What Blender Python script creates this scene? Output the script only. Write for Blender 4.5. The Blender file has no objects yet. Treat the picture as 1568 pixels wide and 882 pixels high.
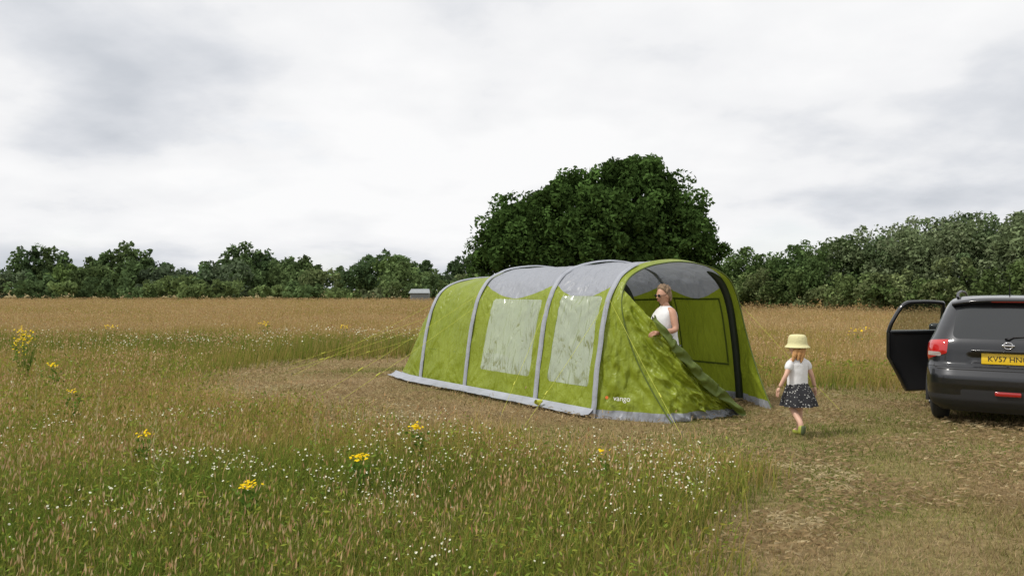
import bpy, bmesh, math, random
import numpy as np
from mathutils import Vector, Matrix
rng=np.random.default_rng(7); random.seed(7)
scene=bpy.context.scene
PI=math.pi
# ---------------------------------------------------------------- helpers
def empty(name,loc=(0,0,0),rz=0.0):
    o=bpy.data.objects.new(name,None); o.location=loc; o.rotation_euler=(0,0,rz)
    scene.collection.objects.link(o); return o
def link(o,parent=None):
    scene.collection.objects.link(o)
    if parent is not None: o.parent=parent
    return o
def np_mesh(name,V,F,mat=None,col=None,attrs=None,parent=None,smooth=False):
    V=np.asarray(V,dtype=np.float32); F=np.asarray(F,dtype=np.int32)
    k=F.shape[1]; me=bpy.data.meshes.new(name)
    me.vertices.add(len(V)); me.vertices.foreach_set("co",V.ravel())
    me.loops.add(F.size); me.loops.foreach_set("vertex_index",F.ravel())
    me.polygons.add(len(F)); me.polygons.foreach_set("loop_start",np.arange(0,F.size,k,dtype=np.int32))
    if smooth: me.polygons.foreach_set("use_smooth",np.ones(len(F),dtype=bool))
    me.update(calc_edges=True)
    if col is not None:
        a=me.color_attributes.new("Col",'FLOAT_COLOR','POINT')
        c=np.ones((len(V),4),dtype=np.float32); c[:,:3]=col; a.data.foreach_set("color",c.ravel())
    if attrs:
        for n,v in attrs.items():
            a=me.attributes.new(n,'FLOAT','POINT'); a.data.foreach_set("value",np.asarray(v,dtype=np.float32).ravel())
    if mat is not None: me.materials.append(mat)
    o=bpy.data.objects.new(name,me); return link(o,parent)
def grid_faces(n,m,wrap=False):
    i=np.arange(n-1)[:,None]; j=np.arange(m if wrap else m-1)[None,:]
    j2=(j+1)%m
    a=i*m+j; b=i*m+j2; c=(i+1)*m+j2; d=(i+1)*m+j
    return np.stack([a,b,c,d],-1).reshape(-1,4)
_tab=rng.random((256,256))
def vnoise(x,y,scale=1.0,seed=0):
    x=np.asarray(x,dtype=float)*scale+seed*17.3+500; y=np.asarray(y,dtype=float)*scale+seed*31.7+500
    xi=np.floor(x).astype(int); yi=np.floor(y).astype(int); fx=x-xi; fy=y-yi
    fx=fx*fx*(3-2*fx); fy=fy*fy*(3-2*fy)
    a=_tab[xi%256,yi%256]; b=_tab[(xi+1)%256,yi%256]; c=_tab[xi%256,(yi+1)%256]; d=_tab[(xi+1)%256,(yi+1)%256]
    return (a*(1-fx)+b*fx)*(1-fy)+(c*(1-fx)+d*fx)*fy
def fbm(x,y,scale=1.0,seed=0,o=3):
    s=0;a=1;t=0
    for k in range(o):
        s=s+a*vnoise(x,y,scale*2**k,seed+k*3); t+=a; a*=.5
    return s/t
def catmull(P,n=200):
    P=np.asarray(P,dtype=float); Q=np.vstack([2*P[0]-P[1],P,2*P[-1]-P[-2]])
    out=[]; seg=len(P)-1; per=max(2,n//seg)
    for i in range(seg):
        p0,p1,p2,p3=Q[i],Q[i+1],Q[i+2],Q[i+3]
        for t in np.linspace(0,1,per,endpoint=(i==seg-1)):
            out.append(.5*((2*p1)+(-p0+p2)*t+(2*p0-5*p1+4*p2-p3)*t*t+(-p0+3*p1-3*p2+p3)*t**3))
    return np.array(out)
# ---------------------------------------------------------------- materials
def newmat(name):
    m=bpy.data.materials.new(name); m.use_nodes=True; nt=m.node_tree
    for n in list(nt.nodes): nt.nodes.remove(n)
    out=nt.nodes.new("ShaderNodeOutputMaterial"); return m,nt,out
def pmat(name,col,rough=.5,metal=0.,spec=.5,coat=0.,bump=0.,bscale=20.,var=0.,vscale=5.,trans=0.):
    m,nt,out=newmat(name); N=nt.nodes; L=nt.links
    p=N.new("ShaderNodeBsdfPrincipled")
    p.inputs["Roughness"].default_value=rough; p.inputs["Metallic"].default_value=metal
    p.inputs["Specular IOR Level"].default_value=spec; p.inputs["Coat Weight"].default_value=coat
    p.inputs["Coat Roughness"].default_value=.05
    tc=N.new("ShaderNodeTexCoord"); csock=None
    if var>0:
        nz=N.new("ShaderNodeTexNoise"); nz.inputs["Scale"].default_value=vscale; nz.inputs["Detail"].default_value=4
        L.new(tc.outputs["Object"],nz.inputs["Vector"])
        r=N.new("ShaderNodeValToRGB"); r.color_ramp.elements[0].position=.3; r.color_ramp.elements[1].position=.7
        r.color_ramp.elements[0].color=tuple(c*(1-var) for c in col)+(1,)
        r.color_ramp.elements[1].color=tuple(min(1,c*(1+var)) for c in col)+(1,)
        L.new(nz.outputs["Fac"],r.inputs["Fac"]); csock=r.outputs["Color"]; L.new(csock,p.inputs["Base Color"])
    else: p.inputs["Base Color"].default_value=tuple(col)+(1,)
    if bump>0:
        nb=N.new("ShaderNodeTexNoise"); nb.inputs["Scale"].default_value=bscale; nb.inputs["Detail"].default_value=5
        L.new(tc.outputs["Object"],nb.inputs["Vector"])
        b=N.new("ShaderNodeBump"); b.inputs["Strength"].default_value=bump; b.inputs["Distance"].default_value=.02
        L.new(nb.outputs["Fac"],b.inputs["Height"]); L.new(b.outputs["Normal"],p.inputs["Normal"])
    if trans>0:
        t=N.new("ShaderNodeBsdfTranslucent"); t.inputs["Color"].default_value=tuple(col)+(1,)
        if csock: L.new(csock,t.inputs["Color"])
        mx=N.new("ShaderNodeMixShader"); mx.inputs[0].default_value=trans
        L.new(p.outputs[0],mx.inputs[1]); L.new(t.outputs[0],mx.inputs[2]); L.new(mx.outputs[0],out.inputs[0])
    else: L.new(p.outputs[0],out.inputs[0])
    return m
def foliage_mat(name,trans=.3):
    m,nt,out=newmat(name); N=nt.nodes; L=nt.links
    a=N.new("ShaderNodeAttribute"); a.attribute_name="Col"
    p=N.new("ShaderNodeBsdfDiffuse")
    t=N.new("ShaderNodeBsdfTranslucent"); mx=N.new("ShaderNodeMixShader"); mx.inputs[0].default_value=trans
    L.new(a.outputs["Color"],p.inputs["Color"]); L.new(a.outputs["Color"],t.inputs["Color"])
    L.new(p.outputs[0],mx.inputs[1]); L.new(t.outputs[0],mx.inputs[2]); L.new(mx.outputs[0],out.inputs[0])
    return m
M_grass=foliage_mat("grass_blades",.35)
M_leaf=foliage_mat("tree_leaves",.28)
M_flower=foliage_mat("flower_petals",.2)
M_bark=pmat("bark",(.09,.07,.05),.9,bump=.6,bscale=8,var=.3)
M_skin=pmat("skin",(.50,.28,.19),.5,spec=.35,var=.06,vscale=12)
M_skin2=pmat("fair_skin",(.62,.38,.28),.5,spec=.35,var=.05,vscale=12)
M_white=pmat("white_cotton",(.78,.78,.79),.85,bump=.5,bscale=14,trans=.08)
M_black=pmat("black_rubber",(.015,.015,.016),.75,bump=.2,bscale=60)
# ---------------------------------------------------------------- camera, sun, sky
cam=bpy.data.cameras.new("camera"); cam.lens=28.2; cam.sensor_width=36; cam.clip_end=3000; cam.clip_start=.05
co=bpy.data.objects.new("camera",cam); co.location=(0,0,1.65); co.rotation_euler=(math.radians(90.1),0,0)
link(co); scene.camera=co
to_sun=Vector((-.80,-.28,1.12)).normalized()
sl=bpy.data.lights.new("sun","SUN"); sl.energy=2.6; sl.angle=math.radians(8); sl.color=(1,.955,.88)
so=bpy.data.objects.new("sun",sl); so.rotation_euler=to_sun.to_track_quat('Z','Y').to_euler(); so.location=(-20,-5,30); link(so)
w=bpy.data.worlds.new("World"); scene.world=w; w.use_nodes=True; nt=w.node_tree; N=nt.nodes; L=nt.links
for n in list(N): N.remove(n)
wo=N.new("ShaderNodeOutputWorld")
sky=N.new("ShaderNodeTexSky"); sky.sky_type='NISHITA'; sky.sun_disc=False
sky.sun_elevation=math.asin(to_sun.z); sky.sun_rotation=math.atan2(to_sun.x,to_sun.y)%(2*PI)
bg1=N.new("ShaderNodeBackground"); bg1.inputs[1].default_value=.15; L.new(sky.outputs[0],bg1.inputs[0])
tc=N.new("ShaderNodeTexCoord"); sx=N.new("ShaderNodeSeparateXYZ"); L.new(tc.outputs["Generated"],sx.inputs[0])
def math_n(op,a,b=None,clamp=False):
    n=N.new("ShaderNodeMath"); n.operation=op; n.use_clamp=clamp
    for i,v in enumerate((a,b)):
        if v is None: continue
        if isinstance(v,(int,float)): n.inputs[i].default_value=v
        else: L.new(v,n.inputs[i])
    return n.outputs[0]
z=math_n('MAXIMUM',sx.outputs[2],0.0); zz=math_n('ADD',z,.26)
cx=math_n('DIVIDE',sx.outputs[0],zz); cy=math_n('DIVIDE',sx.outputs[1],zz)
cb=N.new("ShaderNodeCombineXYZ"); L.new(cx,cb.inputs[0]); L.new(cy,cb.inputs[1]); cb.inputs[2].default_value=3.7
def noise(scale,detail,rough,dist,off):
    mp=N.new("ShaderNodeMapping"); mp.inputs["Location"].default_value=off; L.new(cb.outputs[0],mp.inputs[0])
    n=N.new("ShaderNodeTexNoise"); n.inputs["Scale"].default_value=scale; n.inputs["Detail"].default_value=detail
    n.inputs["Roughness"].default_value=rough; n.inputs["Distortion"].default_value=dist
    L.new(mp.outputs[0],n.inputs["Vector"]); return n.outputs["Fac"]
n1=noise(.75,7,.50,.0,(2.1,.4,0)); n2=noise(2.1,9,.52,.05,(5,9,2)); n3=noise(.9,7,.55,.1,(-3,4,5))
mixn=math_n('ADD',math_n('MULTIPLY',n1,.6),math_n('MULTIPLY',n2,.4))
# lower clouds are greyer than the bright veil overhead
mixn=math_n('ADD',mixn,math_n('MULTIPLY',math_n('SUBTRACT',z,.14),.22))
ramp=N.new("ShaderNodeValToRGB"); cr=ramp.color_ramp; L.new(mixn,ramp.inputs[0])
cr.elements[0].position=.37; cr.elements[0].color=(.60,.63,.68,1)
cr.elements[1].position=.585; cr.elements[1].color=(.98,.98,.985,1)
e=cr.elements.new(.44); e.color=(.74,.76,.80,1)
e=cr.elements.new(.50); e.color=(.90,.905,.92,1)
bg2=N.new("ShaderNodeBackground"); bg2.inputs[1].default_value=.99; L.new(ramp.outputs[0],bg2.inputs[0])
hole=N.new("ShaderNodeMapRange"); hole.interpolation_type='SMOOTHSTEP'; L.new(n3,hole.inputs[0])
hole.inputs[1].default_value=.32; hole.inputs[2].default_value=.42; hole.inputs[3].default_value=.82; hole.inputs[4].default_value=1.0
mx=N.new("ShaderNodeMixShader"); L.new(hole.outputs[0],mx.inputs[0]); L.new(bg1.outputs[0],mx.inputs[1]); L.new(bg2.outputs[0],mx.inputs[2])
L.new(mx.outputs[0],wo.inputs[0])
scene.view_settings.view_transform='Standard'; scene.view_settings.look='None'; scene.view_settings.exposure=0
# ---------------------------------------------------------------- ground
MOWN=np.array([(-.2,1.0),(.3,3.2),(.8,4.6),(1.5,5.4),(2.2,6.4),(2.25,7.1),(1.6,7.6),(.4,7.8),(-.6,8.3),(-1.5,9.1),(-2.8,10.2),(-4.6,11.8),(-5.6,13.0),
 (-6.2,15.5),(-5.4,18.3),(-2.6,20.0),(1.2,18.0),(3.6,15.2),(4.4,13.6),(5.6,13.0),(7.5,14.0),(11,16.5),(17,19),(22,12),(22,1)])
def inpoly(x,y,P):
    c=np.zeros(len(x),bool); n=len(P); j=n-1
    for i in range(n):
        xi,yi=P[i]; xj,yj=P[j]
        c^=((yi>y)!=(yj>y))&(x<(xj-xi)*(y-yi)/((yj-yi)+1e-12)+xi); j=i
    return c
def is_mown(x,y):
    j1=rng.normal(0,.05+.022*y); j2=rng.normal(0,.05+.022*y)
    return inpoly(x+(fbm(x,y,1.0,4,3)-.5)*1.5+j1,y+(fbm(x,y,1.0,8,3)-.5)*1.5+j2,MOWN)
xs=np.concatenate([np.linspace(-900,-31,12),np.linspace(-30,30,151),np.linspace(31,900,12)])
ys=np.concatenate([np.linspace(-200,-6,5),np.linspace(-5,40,113),np.linspace(41,1500,14)])
GX,GY=np.meshgrid(xs,ys)
V=np.stack([GX.ravel(),GY.ravel(),np.zeros(GX.size)],-1)
m,nt,out=newmat("ground_soil"); N=nt.nodes; L=nt.links
p=N.new("ShaderNodeBsdfPrincipled"); p.inputs["Roughness"].default_value=.95; p.inputs["Specular IOR Level"].default_value=.1
tc=N.new("ShaderNodeTexCoord")
na=N.new("ShaderNodeTexNoise"); na.inputs["Scale"].default_value=.5; na.inputs["Detail"].default_value=8; na.inputs["Roughness"].default_value=.7; L.new(tc.outputs["Object"],na.inputs["Vector"])
nb=N.new("ShaderNodeTexNoise"); nb.inputs["Scale"].default_value=14; nb.inputs["Detail"].default_value=8; nb.inputs["Roughness"].default_value=.7; L.new(tc.outputs["Object"],nb.inputs["Vector"])
r1=N.new("ShaderNodeValToRGB"); L.new(nb.outputs["Fac"],r1.inputs[0]); r1.color_ramp.elements[0].position=.35; r1.color_ramp.elements[1].position=.65
r1.color_ramp.elements[0].color=(.15,.11,.055,1); r1.color_ramp.elements[1].color=(.34,.25,.13,1)
r2=N.new("ShaderNodeValToRGB"); L.new(nb.outputs["Fac"],r2.inputs[0]); r2.color_ramp.elements[0].position=.35; r2.color_ramp.elements[1].position=.65
r2.color_ramp.elements[0].color=(.10,.095,.030,1); r2.color_ramp.elements[1].color=(.26,.22,.085,1)
rm=N.new("ShaderNodeMapRange"); L.new(na.outputs["Fac"],rm.inputs[0]); rm.inputs[1].default_value=.42; rm.inputs[2].default_value=.6
mc=N.new("ShaderNodeMix"); mc.data_type='RGBA'; L.new(rm.outputs[0],mc.inputs[0]); L.new(r1.outputs[0],mc.inputs[6]); L.new(r2.outputs[0],mc.inputs[7])
L.new(mc.outputs[2],p.inputs["Base Color"])
bp=N.new("ShaderNodeBump"); bp.inputs["Strength"].default_value=.8; bp.inputs["Distance"].default_value=.03; L.new(nb.outputs["Fac"],bp.inputs["Height"]); L.new(bp.outputs[0],p.inputs["Normal"])
L.new(p.outputs[0],out.inputs[0])
np_mesh("ground",V,grid_faces(len(ys),len(xs)),m)
# ---------------------------------------------------------------- grass
def sampleY(n,y0,y1,ex):
    u=rng.random(n); k=ex+1
    return (y0**k+u*(y1**k-y0**k))**(1/k)
TO=np.array([1.04,10.3]); TW=np.array([.818,.575]); TD=np.array([-.575,.818])
CARP=(5.72,9.25); CARH=math.radians(33)
def tent_local(x,y):
    dx=x-TO[0]; dy=y-TO[1]; return dx*TW[0]+dy*TW[1], dx*TD[0]+dy*TD[1]
def blades(x,y,h,wd,lean,cb_,ct_,segs=2,z0=0):
    n=len(x); az=rng.random(n)*2*PI; la=rng.random(n)*2*PI
    ax=np.cos(az)*wd/2; ay=np.sin(az)*wd/2
    lx=np.cos(la)*lean+.10*h; ly=np.sin(la)*lean
    hz=np.sqrt(np.maximum(h*h-lx*lx-ly*ly,(.25*h)**2))
    zb=np.zeros(n)+z0
    if segs==2:
        V=np.stack([np.stack([x-ax,y-ay,zb],-1),np.stack([x+ax,y+ay,zb],-1),
          np.stack([x-ax*.8+lx*.3,y-ay*.8+ly*.3,zb+hz*.6],-1),np.stack([x+ax*.8+lx*.3,y+ay*.8+ly*.3,zb+hz*.6],-1),
          np.stack([x+lx,y+ly,zb+hz],-1)],1)
        b=np.arange(n)[:,None]*5
        F=np.concatenate([b+np.array([0,1,3]),b+np.array([0,3,2]),b+np.array([2,3,4])],0)
        cm=(cb_+ct_)/2
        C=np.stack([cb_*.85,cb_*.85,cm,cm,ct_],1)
    else:
        V=np.stack([np.stack([x-ax,y-ay,zb],-1),np.stack([x+ax,y+ay,zb],-1),np.stack([x+lx,y+ly,zb+hz],-1)],1)
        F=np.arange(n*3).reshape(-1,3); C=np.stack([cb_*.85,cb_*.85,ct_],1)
    return V.reshape(-1,3),F,C.reshape(-1,3)
class Acc:
    def __init__(s): s.V=[];s.F=[];s.C=[];s.n=0
    def add(s,V,F,C): s.V.append(V);s.F.append(F+s.n);s.C.append(C);s.n+=len(V)
    def build(s,name,mat,**k):
        return np_mesh(name,np.concatenate(s.V),np.concatenate(s.F),mat,col=np.concatenate(s.C),**k)
def pal(t,cols,pos):
    cols=np.array(cols); return np.stack([np.interp(t,pos,cols[:,i]) for i in range(3)],-1)
PG=[(.15,.22,.035),(.27,.29,.055),(.41,.34,.10),(.52,.36,.15),(.58,.43,.23)]
PP=[0,.25,.5,.75,1]
def dryness(x,y):
    d=np.interp(y,[3,7,9.5,13,17,22,40,120],[.34,.42,.52,.62,.68,.68,.72,.80])
    nz=fbm(x,y,.30,3,3)-.5; nz2=fbm(x*.35,y,.16,9,3)-.5; nz3=fbm(x,y,1.1,14,2)-.5
    gb=np.exp(-((y-21)/3)**2)*np.clip((-x+1)/6,0,1)*.34*(x>-16)
    rt=.12*np.clip((x-2)/2,0,1)*np.clip((y-11)/2,0,1)
    return d+nz*1.0+nz2*.8+nz3*.35-gb+rt
def hmap_(x,y): return .15+.26*fbm(x,y,.6,21,3)+.14*np.clip((y-11)/12,0,1)
A=Acc()
Nb=600000
Y=sampleY(Nb,2.6,135,-.60); X=(rng.random(Nb)*2-1)*(Y*.70+2.0)
T=~is_mown(X,Y)
x=X[T];y=Y[T];n=len(x)
dr=dryness(x,y)+rng.normal(0,.20,n)
hmap=hmap_(x,y)
h=hmap*(.4+.85*rng.random(n)); wd=(.0030+.00082*y)*(.6+.8*rng.random(n))
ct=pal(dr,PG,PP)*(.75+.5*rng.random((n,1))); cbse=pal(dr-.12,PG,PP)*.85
near=y<12
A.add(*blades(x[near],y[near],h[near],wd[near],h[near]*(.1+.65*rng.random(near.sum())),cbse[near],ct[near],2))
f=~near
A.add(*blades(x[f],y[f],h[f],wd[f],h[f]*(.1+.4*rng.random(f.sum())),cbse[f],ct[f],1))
ns=165000
y=sampleY(ns,2.8,100,-.5); x=(rng.random(ns)*2-1)*(y*.70+2)
k=~is_mown(x,y); k&=fbm(x,y,.5,33,3)+rng.random(ns)*.5+.08*(y>12)>.68
x=x[k];y=y[k];n=len(x)
h=hmap_(x,y)*(.95+.6*rng.random(n))
wd=(.0014+.0004*y); st=pal(.5+.35*rng.random(n),PG,PP)*.85
red=rng.random((n,1))**1.2; hc=(np.array([.44,.24,.12])*red+np.array([.58,.46,.25])*(1-red))*(.7+.5*rng.random((n,1)))
lean=h*(.05+.4*rng.random(n)); la=rng.random(n)*2*PI; lx=np.cos(la)*lean+.08*h; ly=np.sin(la)*lean
az=rng.random(n)*2*PI
ax=np.cos(az);ay=np.sin(az); hl=.02+.045*rng.random(n); hw=(.0018+.00060*y)*(.6+.8*rng.random(n))
P0=np.stack([x,y,0*x],-1);P1=np.stack([x+lx,y+ly,h],-1); dirv=(P1-P0)/np.linalg.norm(P1-P0,axis=1)[:,None]
S=np.stack([ax,ay,0*ax],-1)
V=np.stack([P0-S*wd[:,None]/2,P0+S*wd[:,None]/2,P1,P1+dirv*hl[:,None]*.45-S*hw[:,None],P1+dirv*hl[:,None]*.45+S*hw[:,None],P1+dirv*hl[:,None]],1)
C=np.stack([st*.8,st*.8,st,hc,hc,hc],1); b=np.arange(n)[:,None]*6
A.add(V.reshape(-1,3),np.concatenate([b+np.array([0,1,2]),b+np.array([2,4,3]),b+np.array([3,4,5])],0),C.reshape(-1,3))
nl=120000
y=sampleY(nl,2.8,16,-.6); x=(rng.random(nl)*2-1)*(y*.70+2)
k=~is_mown(x,y); k&=fbm(x,y,1.1,51,3)+.3*rng.random(nl)>.57; x=x[k];y=y[k];n=len(x)
zc=.03+hmap_(x,y)*rng.random(n)*.95; r=(.006+.0010*y)*(.6+.9*rng.random(n))
d=rng.normal(size=(n,3)); d/=np.linalg.norm(d,axis=1)[:,None]; e=np.cross(d,rng.normal(size=(n,3))); e/=np.linalg.norm(e,axis=1)[:,None]
c0=np.stack([x,y,zc],-1); r_=r[:,None]
V=np.stack([c0-d*r_*1.7,c0+e*r_*.5,c0-e*r_*.5,c0+d*r_*1.7],1)
g=np.array([.14,.23,.04])*(.6+.8*rng.random((n,1)))+np.array([.16,.07,0.01])*rng.random((n,1))
b=np.arange(n)[:,None]*4
A.add(V.reshape(-1,3),np.concatenate([b+np.array([0,1,2]),b+np.array([2,1,3])],0),np.repeat(g,4,0))
# a few tall pale single stalks and thistles in the foreground
for (fx,fy,hh) in [(1.42,5.9,.62),(1.36,6.0,.5),(-2.4,5.4,.55),(-4.2,8.1,.7),(-3.1,6.9,.6),(.9,6.2,.55),(-5.6,9.4,.8),(-1.9,7.7,.6),(-6.4,10.2,.85)]:
    nn=26; zc=np.linspace(.1,hh,nn); cc=np.stack([fx+.10*zc**2+rng.normal(0,.018,nn),fy+rng.normal(0,.018,nn),zc],-1)
    A.add(*blades(np.array([fx]),np.array([fy]),np.array([hh]),np.array([.008]),np.array([.03]),np.array([[.40,.36,.18]]),np.array([[.52,.48,.26]]),2))
    A.add(*blades(cc[:,0],cc[:,1],np.full(nn,.06),np.full(nn,.012),np.full(nn,.05),np.tile([[.35,.36,.15]],(nn,1)),np.tile([[.5,.46,.24]],(nn,1)),1,z0=cc[:,2]))
A.build("meadow_grass",M_grass)
B=Acc(); nm=430000
y=sampleY(nm,2.4,24,-.75); x=(rng.random(nm)*2-1)*(y*.72+2)
u,s=tent_local(x,y)
k=is_mown(x,y)&~((u>.1)&(u<2.9)&(s>.6)&(s<5.6))
x=x[k];y=y[k];n=len(x)
grn=fbm(x,y,.7,71,4)+.14*(x>2.2)*(y<8.5)-.03*(x<0)*(y>10)
t=np.clip(1.00-(grn-.3)*2.0,0,1)+rng.normal(0,.22,n)
h=.02+.045*rng.random(n)+.07*np.clip(fbm(x,y,1.3,81,3)-.5,0,1)*2; wd=(.0023+.00065*y)*(.6+.8*rng.random(n))
col=pal(t,[(.16,.23,.045),(.26,.27,.075),(.34,.28,.12),(.42,.30,.16),(.50,.38,.23)],PP)*(.65+.6*rng.random((n,1)))*(.8+.4*fbm(x,y,1.8,91,3))[:,None]
B.add(*blades(x,y,h,wd,h*(.3+.65*rng.random(n)),col*.85,col,1))
nh=190000
y=sampleY(nh,2.4,22,-.7); x=(rng.random(nh)*2-1)*(y*.72+2)
u,s=tent_local(x,y)
hp=fbm(x,y,1.0,101,4)+.30*np.exp(-((x-2.0)**2+(y-5.6)**2)/.06)+.06*(x<-1)*(y>10)
k=inpoly(x,y,MOWN)&(hp+rng.random(nh)*.16>.62)&~((u>.1)&(u<2.9)&(s>.6)&(s<5.6)); x=x[k];y=y[k];hp=hp[k];n=len(x)
az=rng.random(n)*PI*2; ln=.010+.03*rng.random(n); wd=(.0005+.00018*y); zz_=.02+.05*rng.random(n)
dx=np.cos(az)*ln;dy=np.sin(az)*ln; px=-np.sin(az)*wd;py=np.cos(az)*wd
V=np.stack([np.stack([x-dx-px,y-dy-py,zz_-.015],-1),np.stack([x-dx+px,y-dy+py,zz_],-1),np.stack([x+dx,y+dy,zz_+.03*(rng.random(n)-.3)],-1)],1)
pale=((hp>.76)|(rng.random(n)<.12))[:,None]
c=np.where(pale,np.array([.58,.48,.29]),np.array([.42,.31,.17]))*(.6+.6*rng.random((n,1)))
B.add(V.reshape(-1,3),np.arange(n*3).reshape(-1,3),np.repeat(c,3,0))
B.build("mown_grass",M_grass)
def discs(c,r,nrm,col,k=6):
    n=len(c); nrm=nrm/np.linalg.norm(nrm,axis=1)[:,None]; a=np.cross(nrm,np.array([.3,.9,.1])); a/=np.linalg.norm(a,axis=1)[:,None]; b=np.cross(nrm,a)
    P=[c+nrm*r[:,None]*.15]
    for i in range(k):
        t=2*PI*i/k; P.append(c+(a*math.cos(t)+b*math.sin(t))*r[:,None])
    V=np.stack(P,1); bb=np.arange(n)[:,None]*(k+1)
    F=np.concatenate([bb+np.array([0,i+1,(i+1)%k+1]) for i in range(k)],0)
    return V.reshape(-1,3),F,np.repeat(col,k+1,0)
D=Acc(); nf=24000
y=sampleY(nf,3.6,26,-.5); x=(rng.random(nf)*2-1)*(y*.68+1.5)
cl=fbm(x,y,1.3,131,3)+.20*np.exp(-((y-6.5)/2.0)**2)*np.exp(-((x-.3)/2.8)**2)+.12*np.exp(-((y-20)/2.5)**2)*(x<0)-.16*(y>9)*(y<16)-.25*(x>3)*(y>11)
k=(cl+rng.random(nf)*.30>.84)&~is_mown(x,y); x=x[k];y=y[k];n=len(x)
zf=hmap_(x,y)*(.9+.45*rng.random(n))
D.add(*discs(np.stack([x,y,zf],-1),(.004+.00055*y)*(.5+.8*rng.random(n)),np.stack([rng.normal(0,.5,n),-.5+rng.normal(0,.4,n),1+0*x],-1),np.tile([[.76,.75,.58]],(n,1))*(.75+.3*rng.random((n,1)))))
D.add(*blades(x,y,zf,.002+.0004*y,zf*.05,np.tile([[.12,.18,.04]],(n,1)),np.tile([[.14,.2,.05]],(n,1)),1))
D.build("white_wildflowers",M_flower)
E=Acc()
for (fx,fy,nn,rr,hh) in [(-.87,7.3,30,.05,.40),(-1.18,6.2,32,.05,.36),(-1.75,5.3,32,.05,.36),(-3.3,7.2,14,.05,.35),(-8.5,14.0,60,.15,.95),(-8.9,14.5,35,.12,.75),(.75,6.6,8,.05,.33),(-7.0,12.2,14,.08,.5),(-5.2,9.5,10,.06,.45),
   (-12,24,20,.15,.55),(-8,26,14,.15,.55),(-5,24,14,.15,.55),(8.6,20,14,.25,.6),(9.6,22,12,.25,.55)]:
    c=np.stack([fx+rng.normal(0,rr*.6,nn),fy+rng.normal(0,rr*.6,nn),hh+rng.normal(0,rr*.25,nn)],-1)
    if hh>.6: c[:,2]-=np.abs(rng.normal(0,.12,nn))
    E.add(*discs(c,np.full(nn,.008+.0006*fy),np.stack([rng.normal(0,.4,nn),-.4+rng.normal(0,.3,nn),np.ones(nn)],-1),np.tile([[.80,.56,.02]],(nn,1))))
    E.add(*blades(np.full(nn,fx),np.full(nn,fy),c[:,2],np.full(nn,.004+.0004*fy),np.full(nn,rr),np.tile([[.1,.17,.03]],(nn,1)),np.tile([[.12,.2,.04]],(nn,1)),1))
    nl=60; lc=np.stack([fx+rng.normal(0,rr*.8,nl),fy+rng.normal(0,rr*.8,nl),hh*rng.random(nl)*.9],-1)
    E.add(*discs(lc,np.full(nl,.02),rng.normal(size=(nl,3)),np.tile([[.10,.18,.03]],(nl,1)),4))
E.build("ragwort_plants",M_flower)
# ---------------------------------------------------------------- trees
def leaf_quads(c,r,per,size,base,colvar=.25,flat=1.0,inner=.6,up=.25):
    N_=len(c); idx=np.repeat(np.arange(N_),per); n=len(idx)
    d=rng.normal(size=(n,3)); d[:,2]+=up; d/=np.linalg.norm(d,axis=1)[:,None]
    rad=r[idx]*(inner+(1.15-inner)*rng.random(n)**.6)
    pos=c[idx]+d*rad[:,None]*np.array([1,1,flat])
    nr=d*.7+rng.normal(size=(n,3))*.6; nr/=np.linalg.norm(nr,axis=1)[:,None]
    t=np.cross(nr,rng.normal(size=(n,3))); t/=np.linalg.norm(t,axis=1)[:,None]; b=np.cross(nr,t)
    s=size*(.6+.8*rng.random(n))[:,None]
    V=np.stack([pos-t*s,pos+b*s*.55,pos+t*s,pos-b*s*.55],1).reshape(-1,3)
    cc=(1+colvar*rng.normal(size=(N_,1)))[idx]*(.75+.5*rng.random((n,1)))
    C=np.clip(base[idx]*cc,.004,1)
    return V,np.arange(n*4).reshape(-1,4),np.repeat(C,4,0)
def lobes_to_clumps(lobes,per_area,rmin,rmax,zmin=.5):
    cs=[];rs=[]
    for (cx_,cy_,cz_,rx,ry,rz) in lobes:
        n=int(per_area*(rx*rz+ry*rz)*2)+1
        d=rng.normal(size=(n,3)); d/=np.linalg.norm(d,axis=1)[:,None]
        k=(.62+.42*rng.random(n))[:,None]
        p=np.array([cx_,cy_,cz_])+d*np.array([rx,ry,rz])*k
        p=p[p[:,2]>zmin]; cs.append(p); rs.append(rmin+(rmax-rmin)*rng.random(len(p)))
    return np.concatenate(cs),np.concatenate(rs)
def tube(pts,rad,n=8):
    pts=[Vector(p) for p in pts]; V=[];F=[]
    for i,p in enumerate(pts):
        d=(pts[min(i+1,len(pts)-1)]-pts[max(i-1,0)]).normalized()
        a=d.orthogonal().normalized() if i==0 else (a-d*a.dot(d)).normalized()
        b=d.cross(a)
        for j in range(n):
            t=2*PI*j/n; V.append(tuple(p+(a*math.cos(t)+b*math.sin(t))*rad[i]))
    for i in range(len(pts)-1):
        for j in range(n): F.append((i*n+j,i*n+(j+1)%n,(i+1)*n+(j+1)%n,(i+1)*n+j))
    return np.array(V),np.array(F)
def tubes(name,lst,mat,parent=None,n=8,smooth=True):
    V=[];F=[];o=0
    for pts,rad in lst:
        if isinstance(rad,(int,float)): rad=[rad]*len(pts)
        v,f=tube(pts,rad,n); V.append(v);F.append(f+o);o+=len(v)
    return np_mesh(name,np.concatenate(V),np.concatenate(F),mat,parent=parent,smooth=smooth)
oak=empty("oak_tree",(5.2,50,0))
lob=[(0.4,0,5.6,5.2,4.3,2.9),(2.6,0,6.9,2.8,3,2.6),(-1.3,-.5,6.1,2.9,3,2.4),(-4.6,0,4.8,2.5,3,2.4),(5.4,0,4.5,1.9,2.4,2.2),(4.4,-.5,5.8,1.8,2.2,1.8),(1.2,-1,4.2,5.3,4,2.6),(-4.4,-1,3.2,2.6,2.4,1.5)]
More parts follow.
